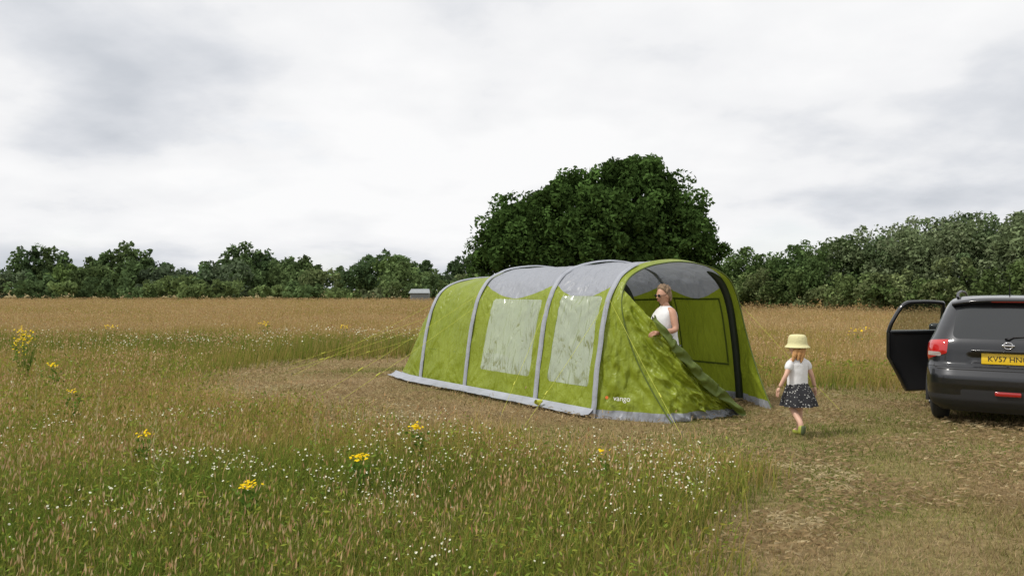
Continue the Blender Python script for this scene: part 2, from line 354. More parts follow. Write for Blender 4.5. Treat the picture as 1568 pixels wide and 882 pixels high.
# irregular outer boughs: (x, z, radius)
for (bx,bz,br) in [(-7.0,4.3,.75),(-6.6,5.6,.65),(-6.9,3.2,.7),(-5.6,6.5,.75),(-5.0,5.6,1.1),(-3.9,7.1,.8),(-3.0,6.6,1.1),(-2.3,7.8,.75),(-1.2,8.3,.8),(-.2,7.8,1.1),(.5,8.9,.7),(1.4,9.0,.9),(2.4,9.5,.75),(3.3,9.3,.85),(2.7,8.5,1.3),(4.5,8.4,.8),(4.9,7.5,.8),(5.9,6.6,.65),(6.5,7.3,.5),(6.1,5.8,.8),(7.1,5.6,.55),(7.2,4.4,.7),(6.7,3.4,.9),(7.1,2.6,.6),(-7.2,2.3,.5)]:
    lob.append((bx,random.uniform(-1,1),bz-.35,br,br*1.3,br*.8))
for _ in range(26):   # boughs bulging toward the viewer side and the back
    a=random.uniform(-5.5,5.5); lob.append((a,random.choice([-1,1])*random.uniform(2.6,4.0)*(1-abs(a)/9),random.uniform(2.5,7.2-abs(a)*.35),random.uniform(.8,1.3),.9,random.uniform(.6,.9)))
c,r=lobes_to_clumps(lob,2.9,.30,.80,1.2)
base=np.tile([[.064,.115,.030]],(len(c),1))*(.55+.85*rng.random((len(c),1)))
V,F,C=leaf_quads(c,r,95,.145,base,.2)
np_mesh("oak_crown",V,F,M_leaf,col=C,parent=oak); print("oak",len(F))
tr=[([(0,0,0),(0.1,0,1.2),(0,0,2.6),(.2,0,4)],[.65,.48,.42,.34])]
for ex,ey,ez in [(-5,0,5),(-2,-1,7),(1,0,8),(3,0,8.5),(5.5,0,5),(0,2,7),(-3,1,4),(4,-1,4)]:
    tr.append(([(0,0,2.4),(ex*.35,ey*.35,3+ez*.15),(ex*.75,ey*.75,ez*.75),(ex,ey,ez)],[.3,.22,.12,.05]))
tubes("trunk_and_limbs",tr,M_bark,oak)
cs=[];rs=[];bs=[]
def add_tree(X_,Y_,H,Wd,col,dens=1.0,rm=(.5,1.1)):
    lob=[(X_,Y_,H*.50,Wd*.5,Wd*.5,H*.42)]
    for _ in range(4):
        a=random.random()*2*PI; lob.append((X_+math.cos(a)*Wd*.32,Y_+math.sin(a)*Wd*.2,H*(.3+.4*random.random()),Wd*.26,Wd*.26,H*.22))
    lob.append((X_+random.uniform(-.2,.2)*Wd,Y_,H*.76,Wd*.24,Wd*.24,H*.2))
    c,r=lobes_to_clumps(lob,dens,rm[0],rm[1],.2); k=c[:,2]+r*.8<H; c=c[k];r=r[k]
    cs.append(c);rs.append(r);bs.append(np.tile([col],(len(c),1))*random.uniform(.8,1.2))
def px2(xp,Yd): return (xp-784)/1230*Yd
top=[(-400,402),(0,415),(25,400),(95,404),(130,405),(165,398),(200,400),(225,400),(250,404),(300,408),(345,398),(385,398),(415,398),(450,398),(500,408),(540,403),(580,394),(620,396),(660,408),(690,412),(760,408),(850,408),(1000,402),(1090,398)]
tx=[a for a,_ in top]; ty=[b for _,b in top]
TC=[(.10,.15,.05),(.12,.17,.055),(.08,.125,.045),(.15,.185,.07),(.11,.145,.075),(.13,.19,.05)]
xp=-420
while xp<1110:
    for row,Yd in enumerate((116,132)):
        yy=np.interp(xp,tx,ty)+(random.uniform(-4,12)); H=1.65+(443-yy)/1230*Yd
        add_tree(px2(xp,Yd),Yd+random.uniform(-3,3),H,random.uniform(4,7.5),random.choice(TC),.55,(.4,.95))
    xp+=random.uniform(24,42)
for xp_,yy,wd_ in [(30,378,3),(55,373,4),(75,377,4),(94,384,3),(165,374,3.5),(188,366,4),(207,372,3),(222,378,2.5),(352,372,4),(378,370,5),(402,376,4),(440,386,5),(470,390,5),(560,388,4),(590,383,6),(618,386,4),(645,394,4),(700,386,3.5),(722,384,4.5),(312,397,1.5),(140,392,3),(250,396,3),(-60,370,6),(-150,376,5),(-300,368,7)]:
    H=1.65+(443-yy)/1230*122; add_tree(px2(xp_,122),122,H,wd_,random.choice(TC[:3]),.9,(.35,.7))
x_=-62
while x_<40:
    add_tree(x_,106+random.uniform(-3,3),random.uniform(1.8,3.8),random.uniform(4,7),random.choice([(.14,.19,.06),(.10,.15,.05),(.17,.20,.09)]),.6,(.35,.7))
    x_+=random.uniform(3.0,5.5)
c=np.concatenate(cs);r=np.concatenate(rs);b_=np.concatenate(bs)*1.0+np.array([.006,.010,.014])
V,F,C=leaf_quads(c,r,28,.29,b_,.22); print("treeline",len(F))
np_mesh("distant_treeline",V,F,M_leaf,col=C)
cs=[];rs=[];bs=[]
hx=[1095,1140,1180,1200,1225,1260,1300,1340,1400,1450,1500,1540,1600,1700,1900,2200]
hy=[388,374,384,400,364,368,352,340,330,322,316,312,312,305,300,290]
xp=1100
while xp<2000:
    Yd=np.interp(xp,[1100,1300,1600,2200],[66,55,44,30])
    for k_ in range(2):
        Y2=Yd+k_*3.5; yy=np.interp(xp,hx,hy)+random.uniform(-4,14); H=1.65+(443-yy)/1230*Y2
        will=xp>1285
        colr=random.choice([(.155,.20,.10),(.12,.17,.08),(.18,.22,.12)]) if will else random.choice([(.10,.155,.05),(.08,.13,.045),(.11,.17,.06)])
        add_tree(px2(xp,Y2),Y2+random.uniform(-1,1),H,random.uniform(2.6,4.4),colr,1.25,(.25,.65))
    add_tree(px2(xp,Yd-2),Yd-2.3,random.uniform(1.8,3.8),3,random.choice([(.14,.19,.07),(.10,.145,.05),(.17,.21,.09)]),1.2,(.25,.5))
    xp+=random.uniform(20,32)
c=np.concatenate(cs);r=np.concatenate(rs);b_=np.concatenate(bs)
V,F,C=leaf_quads(c,r,50,.12,b_,.2,up=.4); print("hedge",len(F))
np_mesh("willow_hedgerow",V,F,M_leaf,col=C)
shed=empty("distant_shed",(-11.2,98,0))
def box(name,size,loc,mat,parent,bev=.01,rot=(0,0,0),seg=2):
    bm=bmesh.new(); bmesh.ops.create_cube(bm,size=1)
    bmesh.ops.scale(bm,vec=size,verts=bm.verts)
    if bev>0: bmesh.ops.bevel(bm,geom=bm.edges[:],offset=bev,segments=seg,affect='EDGES',profile=.5)
    me=bpy.data.meshes.new(name); bm.to_mesh(me); bm.free(); me.materials.append(mat)
    for p_ in me.polygons: p_.use_smooth=True
    o=bpy.data.objects.new(name,me); o.location=loc; o.rotation_euler=rot; return link(o,parent)
M_shed=pmat("shed_metal",(.18,.19,.19),.6,var=.1)
box("walls",(2.2,2,1.2),(0,0,.6),M_shed,shed,.02)
np_mesh("roof",[(-1.3,-1.2,1.2),(1.3,-1.2,1.2),(1.3,1.2,1.2),(-1.3,1.2,1.2),(-1.1,0,1.7),(1.1,0,1.7)],[(0,1,5,4),(2,3,4,5)],pmat("shed_roof",(.26,.28,.29),.6,var=.1),parent=shed)
# ---------------------------------------------------------------- tent
tent=empty("tunnel_tent",(TO[0],TO[1],0),math.atan2(TW[1],TW[0]))
W_=2.95
half=[(0,0),(0.045,.4),(0.10,.8),(.18,1.22),(.28,1.54),(.44,1.79),(.68,1.94),(1.02,2.03),(1.475,2.07)]
ctl=half+[(W_-a,b) for a,b in half[-2::-1]]
den=catmull(ctl,640); sl_=np.concatenate([[0],np.cumsum(np.linalg.norm(np.diff(den,axis=0),axis=1))]); sl_/=sl_[-1]
def prof(t): return np.interp(t,sl_,den[:,0]),np.interp(t,sl_,den[:,1])
def pnorm(t):
    e=.004; a=prof(np.clip(t-e,0,1)); b=prof(np.clip(t+e,0,1)); dx=b[0]-a[0];dz=b[1]-a[1]; l=np.hypot(dx,dz)+1e-9
    return -dz/l,dx/l
BE=[0,1.25,3.15,4.62]; SE=5.9
def tent_pt(s,t,off=0.):
    s=np.asarray(s,float); t=np.asarray(t,float); s,t=np.broadcast_arrays(s,t)
    H=np.interp(s,[0,1.25,3.15,4.62],[1,1,.985,.90])
    u,z=prof(t); nu,nz=pnorm(t)
    q=np.clip((s-4.62)/(SE-4.62),0,1)
    hz=np.maximum(1-q**1.25,.012)
    fr=np.zeros_like(s)
    for a,b in zip(BE[:-1],BE[1:]):
        m_=(s>=a)&(s<=b); fr=np.where(m_,np.sin(PI*np.clip((s-a)/(b-a),0,1)),fr)
    sag=-.035*fr*np.clip(z/1.0,0,1)
    u=u+nu*(off+sag); z=z+nz*(off+sag)*1.0
    uc=W_/2; u=uc+(u-uc)*(1-.13*q**1.5)
    return u,s,z*H*hz
def sdf_rr(x,y,x0,x1,y0,y1,r=.05):
    cx=(x0+x1)/2;cy=(y0+y1)/2; qx=np.abs(x-cx)-(x1-x0)/2+r; qy=np.abs(y-cy)-(y1-y0)/2+r
    return -(np.hypot(np.maximum(qx,0),np.maximum(qy,0))+np.minimum(np.maximum(qx,qy),0)-r)
def fabric_material():
    m,nt,out=newmat("tent_fabric"); N=nt.nodes; L=nt.links
    def at(n):
        a=N.new("ShaderNodeAttribute"); a.attribute_name=n; return a.outputs["Fac"]
    def mth(op,a,b=0.):
        n=N.new("ShaderNodeMath"); n.operation=op
        for i,v in enumerate((a,b)):
            if isinstance(v,(int,float)): n.inputs[i].default_value=v
            else: L.new(v,n.inputs[i])
        return n.outputs[0]
    gt=lambda s:mth('GREATER_THAN',s,0.)
    tc=N.new("ShaderNodeTexCoord")
    def rid(sc,rot,nscale,dist):
        mp=N.new("ShaderNodeMapping"); mp.inputs["Scale"].default_value=sc; mp.inputs["Rotation"].default_value=rot; L.new(tc.outputs["Object"],mp.inputs[0])
        n=N.new("ShaderNodeTexNoise"); n.inputs["Scale"].default_value=nscale; n.inputs["Detail"].default_value=2; n.inputs["Distortion"].default_value=dist; L.new(mp.outputs[0],n.inputs[0])
        return mth('ABSOLUTE',mth('SUBTRACT',n.outputs["Fac"],.5))
    ra=rid((1,1.6,.45),(.75,.15,0),3.2,.5); rb=rid((1,1.5,.5),(-.7,.1,.2),4.2,.5); rc=rid((1,1,1),(0,0,0),9,.8)
    hsum=mth('ADD',mth('ADD',ra,mth('MULTIPLY',rb,.8)),mth('MULTIPLY',rc,.25))
    n2=N.new("ShaderNodeTexNoise"); n2.inputs["Scale"].default_value=1.7; n2.inputs["Detail"].default_value=3; L.new(tc.outputs["Object"],n2.inputs[0])
    bp=N.new("ShaderNodeBump"); bp.inputs["Strength"].default_value=.8; bp.inputs["Distance"].default_value=.08; L.new(hsum,bp.inputs["Height"])
    gr=N.new("ShaderNodeValToRGB"); L.new(n2.outputs["Fac"],gr.inputs[0]); gr.color_ramp.elements[0].position=.3; gr.color_ramp.elements[1].position=.7
    gr.color_ramp.elements[0].color=(.255,.32,.024,1); gr.color_ramp.elements[1].color=(.305,.375,.032,1)
    mixc=N.new("ShaderNodeMix"); mixc.data_type='RGBA'; L.new(gt(at("m_grey")),mixc.inputs[0]); L.new(gr.outputs[0],mixc.inputs[6]); mixc.inputs[7].default_value=(.38,.40,.45,1)
    sm=gt(at("m_seam"))
    mix2=N.new("ShaderNodeMix"); mix2.data_type='RGBA'; L.new(sm,mix2.inputs[0]); L.new(mixc.outputs[2],mix2.inputs[6]); mix2.inputs[7].default_value=(.16,.22,.018,1)
    p=N.new("ShaderNodeBsdfPrincipled"); p.inputs["Roughness"].default_value=.40; p.inputs["Specular IOR Level"].default_value=.45; L.new(mix2.outputs[2],p.inputs["Base Color"]); L.new(bp.outputs[0],p.inputs["Normal"])
    t=N.new("ShaderNodeBsdfTranslucent"); L.new(mix2.outputs[2],t.inputs[0]); L.new(bp.outputs[0],t.inputs["Normal"])
    m1=N.new("ShaderNodeMixShader"); m1.inputs[0].default_value=.28; L.new(p.outputs[0],m1.inputs[1]); L.new(t.outputs[0],m1.inputs[2])
    wa_=rid((1,1.9,.6),(.6,0,0),3.6,.7)
    bw=N.new("ShaderNodeBump"); bw.inputs["Strength"].default_value=.8; bw.inputs["Distance"].default_value=.08; L.new(wa_,bw.inputs["Height"])
    gl=N.new("ShaderNodeBsdfGlossy"); gl.inputs["Roughness"].default_value=.18; gl.inputs["Color"].default_value=(.95,.97,1,1); L.new(bw.outputs[0],gl.inputs["Normal"])
    df=N.new("ShaderNodeBsdfDiffuse"); df.inputs[0].default_value=(.36,.42,.24,1); L.new(bw.outputs[0],df.inputs["Normal"])
    tp=N.new("ShaderNodeBsdfTransparent"); tp.inputs[0].default_value=(.9,.93,.85,1)
    ma=N.new("ShaderNodeMixShader"); ma.inputs[0].default_value=.72; L.new(tp.outputs[0],ma.inputs[1]); L.new(df.outputs[0],ma.inputs[2])
    mb=N.new("ShaderNodeMixShader"); mb.inputs[0].default_value=.20; L.new(ma.outputs[0],mb.inputs[1]); L.new(gl.outputs[0],mb.inputs[2])
    mf=N.new("ShaderNodeMixShader"); L.new(gt(at("m_win")),mf.inputs[0]); L.new(m1.outputs[0],mf.inputs[1]); L.new(mb.outputs[0],mf.inputs[2])
    L.new(mf.outputs[0],out.inputs[0]); return m
M_tent=fabric_material()
M_grey=pmat("grey_fabric",(.37,.39,.44),.6,bump=.6,bscale=12,var=.12,trans=.15)
M_dgreen=pmat("dark_green_fabric",(.10,.14,.018),.6,bump=.6,bscale=9,var=.15,trans=.1)
ns_,nt_=220,200
S_=np.linspace(0,SE,ns_); T_=np.linspace(0,1,nt_); SS,TT=np.meshgrid(S_,T_,indexing='ij')
zc_=prof(TT)[1]
fold=(fbm(SS*1.2+TT*5,TT*7-SS*.8,1.6,5,3)-.5)*.05
ridge=np.abs(fbm(SS*2.2,TT*9+SS,1.0,15,2)-.5)*.07
cre=np.zeros_like(SS)
for b in BE:
    dx=SS-b
    for z0 in (0.,1.6):
        ang=np.arctan2(dx,np.abs(zc_-z0)+.05); rr_=np.hypot(dx,zc_-z0)
        cre+=np.sin(ang*22+b*3)*np.exp(-rr_/.45)*.012*np.clip(np.abs(dx)/.15,0,1)
uu,ss_,zz2=tent_pt(SS,TT,fold-ridge+cre)
V=np.stack([uu,ss_,zz2],-1).reshape(-1,3)
frs=np.zeros_like(SS)
for a,b in zip(BE[:-1],BE[1:]): frs=np.where((SS>=a)&(SS<=b),(SS-a)/(b-a),frs)
zb=1.68-.17*np.sin(PI*np.clip(frs,0,1))+.10*np.abs(frs-.5)
mg=np.where(SS<3.15,zz2-zb,-1); hem=.11-zz2; hem=np.where((SS<SE-.02),hem,-1)
hemq=np.where(SS>5.68,.1,-1)
mgrey=np.maximum(np.maximum(mg,hem),hemq)
mw=np.maximum(sdf_rr(SS+(zz2-1)*.05,zz2,1.44,2.74,.40,1.50,.05),sdf_rr(SS,zz2,.17,1.02,.38,1.56,.05))
mw=np.where(TT<.5,mw,-1)
seam=.007-np.abs(mw); seam=np.where(TT<.5,seam,-1)
seam=np.maximum(seam,np.where(SS>3.15,.006-np.abs(zz2-.62),-1))
np_mesh("flysheet",V,grid_faces(ns_,nt_),M_tent,attrs={"m_grey":mgrey,"m_win":mw,"m_seam":seam},parent=tent,smooth=True)
def sleeve(name,s0,wd,bul,off,t0,t1,mat,n=140):
    t=np.linspace(t0,t1,n); k=np.linspace(-1,1,9); V=[]
    wob=(fbm(t*30,t*0+s0,1.0,17,2)-.5)*.014
    for kk in k:
        u,s,z=tent_pt(np.full(n,s0+kk*wd/2)+wob,t,off+bul*math.sqrt(max(0,1-kk*kk))+wob*.6); V.append(np.stack([u,s,z],-1))
    V=np.stack(V,1).reshape(-1,3); return np_mesh(name,V,grid_faces(n,9),mat,parent=tent,smooth=True)
for i,b in enumerate(BE): sleeve("beam_sleeve_%d"%(i+1),b,.095,.020,.006,0,.38 if i==0 else 1,M_grey)
M_dbeam=pmat("dark_air_beam",(.02,.028,.02),.5,bump=.1)
t=np.linspace(.62,1,60); u,s,z=tent_pt(np.full(60,0.),t,-.07); tubes("air_beam",[([(a,b_,c_) for a,b_,c_ in zip(u,s,z)],[.006+.049*min(1,(i/9)**.6) for i in range(60)])],M_dbeam,tent,10)
def wallstrip(name,sa,sb,ta,tb,off,mat,n=24):
    a=np.linspace(sa,sb,n); t=np.linspace(ta,tb,n if abs(tb-ta)>.05 else 3); SS,TT=np.meshgrid(a,t,indexing='ij'); u,s,z=tent_pt(SS,TT,off)
    return np_mesh(name,np.stack([u,s,z],-1).reshape(-1,3),grid_faces(*SS.shape),mat,parent=tent,smooth=True)
tz=lambda zv: 1-np.interp(zv,den[:len(den)//2,1],sl_[:len(den)//2])
for nm,a,b,z0,z1 in [("lining_seam_1",.16,1.1,.52,.55),("lining_seam_2",.16,1.1,1.52,1.55),("lining_seam_3",.16,.19,.56,1.52),("lining_seam_4",1.06,1.09,.56,1.52),("lining_seam_5",1.4,3.0,.52,.55),("lining_seam_6",1.4,3.0,1.5,1.53),("lining_seam_7",1.4,1.44,.56,1.5)]:
    wallstrip(nm,a,b,tz(z0),tz(z1),-.05,M_dgreen)
# bedroom partition (dark inner tent) across the rear of the living area
t=np.linspace(0.01,.99,60); u,s,z=tent_pt(np.full(60,1.9),t,-.10)
Vp=np.concatenate([np.stack([u,s,z],-1),np.stack([u,s,np.full(60,.02)],-1)]); Fp=[(i,i+1,61+i,60+i) for i in range(59)]
np_mesh("bedroom_partition",Vp,Fp,pmat("partition_fabric",(.07,.085,.06),.8,bump=.4,bscale=5,var=.3),parent=tent)
for nm,tt in (("mud_skirt_near",0.),("mud_skirt_far",1.)):
    s=np.linspace(-.02,SE,160); V=[]
    for k,(o,zv) in enumerate([(0.012,.12),(.05,.07),(.11,.04),(.18,.035)]):
        u,s2,z2=tent_pt(s,np.full(160,tt),0); sgn=-1 if tt<.5 else 1
        V.append(np.stack([u+sgn*(o+(.05*(fbm(s,s*0+k,3,7)-.5) if k>1 else 0)),s2,np.full(160,zv)+(.035*fbm(s,s*0+3,5,9) if k>0 else 0)],-1))
    V=np.stack(V,1).reshape(-1,3); np_mesh(nm,V,grid_faces(160,4),M_grey,parent=tent,smooth=True)
def C1(t):
    u,z=prof(t); k=np.clip(1-z/1.85,0,1); v=.15+.75*k**1.8; ins=.5*k**1.25
    u=u+np.where(u<W_/2,ins,-ins); return u,-v,z*.98
def wing(t,r,off=0.):
    u0,s0,z0=tent_pt(0*t,t,0.0); u1,s1,z1=C1(t)
    k=r; u=u0+(u1-u0)*k; s=s0+(s1-s0)*k; z=z0+(z1-z0)*k
    return u,s,z
R_=np.linspace(0,1,40); T2=np.linspace(0,1,240); RR,TT=np.meshgrid(R_,T2,indexing='ij')
u,s,z=wing(TT,RR)
low=np.clip(1-z/1.75,0,1)
wr=((fbm(RR*2.2+z*1.3,z*3.5-RR*2,1.3,41,2)-.5)*.10-np.abs(fbm(RR*3+z*2,z*3-RR*3,1.5,47,2)-.5)*.12+.010*np.sin((z*1.4+RR*2.2)*9+3*vnoise(RR,z,2,6)))*low*np.sin(PI*np.clip(RR,0,1))**.5
s=s-wr; u=u-wr*.6*np.where(u<W_/2,1,-1)
np_mesh("porch",np.stack([u,s,z],-1).reshape(-1,3),grid_faces(40,240),M_tent,attrs={"m_grey":.11-z,"m_win":z*0-1,"m_seam":z*0-1},parent=tent,smooth=True)
u,s,z=C1(np.linspace(0,1,90)); tubes("door_piping",[([(a,b,c_) for a,b,c_ in zip(u,s,z)],.010)],M_dgreen,tent,6)
tp=np.array([(.30,-.16,1.68),(.46,-.42,1.40),(.57,-.66,1.13),(.74,-.74,.92),(.99,-.85,.64),(1.29,-.94,.37),(1.64,-1.02,.05)])
td=catmull(tp,120)
seg_t=np.linspace(0,1,len(td))
NA,NBf=110,90
af=np.linspace(0,1,NA); bf=np.linspace(0,1,NBf)
def top_(a): return np.stack([np.interp(a,seg_t,td[:,i]) for i in range(3)],-1)
tl=np.linspace(0,1,400); ul,sl2,zl=C1(tl*.5)
def leftedge(zv): return np.stack([np.interp(zv,zl,ul),np.interp(zv,zl,sl2),zv],-1)
Vf=[]
for a in af:
    tpp=top_(a); bot=np.array([.5+1.12*a,-.90-.10*a,.015])
    P=bot[None,:]*(1-bf[:,None])+tpp[None,:]*bf[:,None]
    le=leftedge(bf*1.66)
    k=max(0,1-a*2.2)**1.5
    P=P*(1-k)+le*k
    wv=.05*np.sin(a*21+bf*6+2.5*vnoise(a*6+bf*0,bf*3,1,3))*np.sin(PI*min(a*1.3,1))*(1-.5*bf)-.14*np.abs(fbm(a*6+bf*3,bf*5-a*3,1.1,66,3)-.5)*2*min(1,a*5)+.008*np.sin(a*60+bf*14)*min(1,a*5)
    P[:,1]-=wv*1.0+.05*np.sin(PI*bf)*min(1,a*4); P[:,0]-=wv*.4
    Vf.append(P)
Vf=np.stack(Vf,0); zfl=Vf[...,2]
np_mesh("door_flap",Vf.reshape(-1,3),grid_faces(NA,NBf),M_tent,attrs={"m_grey":.11-zfl,"m_win":zfl*0-1,"m_seam":zfl*0-1},parent=tent,smooth=True)
Vb=[]; aa=np.linspace(.22,1,120)
for i,a in enumerate(aa):
    tpp=top_(a); wfold=.07+.09*np.sin(PI*np.clip((a-.2)/.85,0,1))+.02*math.sin(a*19)
    nn_=float(vnoise(np.array([a*30]),np.array([1.]),1,5)[0])-.5
    for k in np.linspace(0,1,16):
        dz=.03*math.sin(PI*min(1,k*2))-wfold*k; o=.07*math.sin(PI*min(1,.15+k*.6))+.018*math.sin(a*58+k*7+nn_*4)
        Vb.append((tpp[0]-.03*k,tpp[1]-o-.05+.03*nn_,max(.03,tpp[2]+dz+.02*nn_)))
np_mesh("folded_door_band",np.array(Vb),grid_faces(120,16),M_dgreen,parent=tent,smooth=True)
Vb=[]
for i,a in enumerate(aa):
    tpp=top_(a); nn_=float(vnoise(np.array([a*24]),np.array([7.]),1,5)[0])-.5
    for k in np.linspace(0,1,18):
        Vb.append((tpp[0]+(.20+.06*nn_)*k*math.sin(PI*a)+.02*nn_,tpp[1]-.05+.12*k,max(.02,tpp[2]+.05*math.sin(PI*k)-.20*k+.025*math.sin(a*30+k*14)*k+.03*nn_)))
np_mesh("loose_door_fabric",np.array(Vb),grid_faces(120,18),pmat("grey_green_fabric",(.24,.26,.22),.45,bump=.8,bscale=9,var=.35,vscale=3,trans=.12),parent=tent,smooth=True)
def text(name,body,size,mat,parent,mtx):
    cu=bpy.data.curves.new(name,'FONT'); cu.body=body; cu.size=size; cu.extrude=.001; cu.align_x='CENTER'; cu.align_y='CENTER'; cu.materials.append(mat)
    o=bpy.data.objects.new(name,cu); link(o,parent); o.matrix_local=mtx; return o
M_wp=pmat("white_print",(.8,.8,.8),.6); M_or=pmat("orange_print",(.7,.16,.03),.6)
def wp(tv,rv):
    a=wing(np.array([tv]),np.array([rv])); return Vector((float(a[0][0]),float(a[1][0]),float(a[2][0])))
t0=1-float(tz(.27)); pA=wp(t0,.30); pB=wp(t0,.45); pC=wp(t0+.01,.30)
ex=(pB-pA).normalized(); ey=(pC-pA); ey=(ey-ex*ey.dot(ex)).normalized(); ez=ex.cross(ey)
def mt(p): return Matrix(((ex.x,ey.x,ez.x,p.x),(ex.y,ey.y,ez.y,p.y),(ex.z,ey.z,ez.z,p.z),(0,0,0,1)))
text("logo_text","vango",.095,M_wp,tent,mt(wp(t0,.46)+ez*.06)); text("logo_mark","●",.055,M_or,tent,mt(wp(t0,.22)+ez*.06))
M_guy=pmat("yellow_cord",(.50,.52,.06),.6)
lines=[((.26,0,1.55),(1.91,9.02)),((.24,0,1.5),(.12,9.45)),((.26,1.25,1.5),(-.15,10.4)),((.2,3.15,1.35),(-2.55,11.9)),((.25,3.15,1.55),(-3.0,12.3)),
 ((.28,4.62,1.4),(-4.2,15.3)),((.6,5.0,1.2),(-4.9,17.6)),((1.2,5.2,1.0),(-4.0,18.8)),((.45,5.1,1.0),(-4.6,16.4)),
 ((2.66,-.12,1.5),(4.47,10.9)),((2.7,.0,1.55),(4.5,12.2)),((2.75,1.25,1.5),(4.6,13.2)),((2.7,4.62,1.3),(.9,17.2))]
gl_=[];pegs=[]
for (a,g) in lines:
    u_,s_=tent_local(np.array([g[0]]),np.array([g[1]])); g3=(float(u_[0]),float(s_[0]),.0)
    A_=Vector(a);G=Vector(g3); mid=A_.lerp(G,.5)+Vector((0,0,-.02)); gl_.append(([tuple(A_),tuple(mid),tuple(G)],.0024))
    q=A_.lerp(G,.72); gl_.append(([tuple(q),tuple(A_.lerp(G,.75))],.009))
    pegs.append(([tuple(G+Vector((0,0,.06))),tuple(G+Vector((0,0,-.1)))],.007))
tubes("guy_lines",gl_,M_guy,tent,5); tubes("pegs",pegs,pmat("steel_pegs",(.5,.5,.5),.35,metal=1),tent,6)
u_,s_=tent_local(np.array([.32]),np.array([10.95]))
tubes("guy_tensioner",[([(float(u_[0]),float(s_[0]),.12),(float(u_[0])+.05,float(s_[0]),.10),(float(u_[0])+.1,float(s_[0])-.02,.13)],[.03,.04,.02])],M_guy,tent,8)
# ---------------------------------------------------------------- people helpers
def skin(name,nodes,edges,roots,mat,parent,sub=2,sm=True):
    me=bpy.data.meshes.new(name); names=list(nodes); ix={k:i for i,k in enumerate(names)}
    me.from_pydata([nodes[k][0] for k in names],[(ix[a],ix[b]) for a,b in edges],[]); me.update()
    o=bpy.data.objects.new(name,me); link(o,parent); me.materials.append(mat)
    md=o.modifiers.new("Skin","SKIN"); md.use_smooth_shade=True; md.branch_smoothing=.6
    sv=me.skin_vertices[0].data
    for k,i in ix.items():
        r=nodes[k][1]; sv[i].radius=(r,r) if isinstance(r,(int,float)) else r; sv[i].use_root=(k in roots)
    ss=o.modifiers.new("Sub","SUBSURF"); ss.levels=sub; ss.render_levels=sub; return o
def loft(name,rings,mat,parent,n=32,cap=False,folds=0,sub=3):
    R=catmull(np.array(rings,float),len(rings)*sub+1); V=[]
    for i,(cx_,cy_,zc,rx,ry) in enumerate(R):
        for j in range(n):
            t=2*PI*j/n; f_=1+folds*(i/len(R))*math.sin(t*9+.7*math.sin(t*2))
            V.append((cx_+math.cos(t)*rx*f_,cy_+math.sin(t)*ry*f_,zc))
    F=[tuple(f) for f in grid_faces(len(R),n,True)]
    me=bpy.data.meshes.new(name)
    if cap: F+= [tuple(range(n-1,-1,-1)),tuple(range((len(R)-1)*n,len(R)*n))]
    me.from_pydata([tuple(v) for v in V],[],[tuple(int(a) for a in f) for f in F]); me.update(); me.materials.append(mat)
    for p_ in me.polygons: p_.use_smooth=True
    return link(bpy.data.objects.new(name,me),parent)
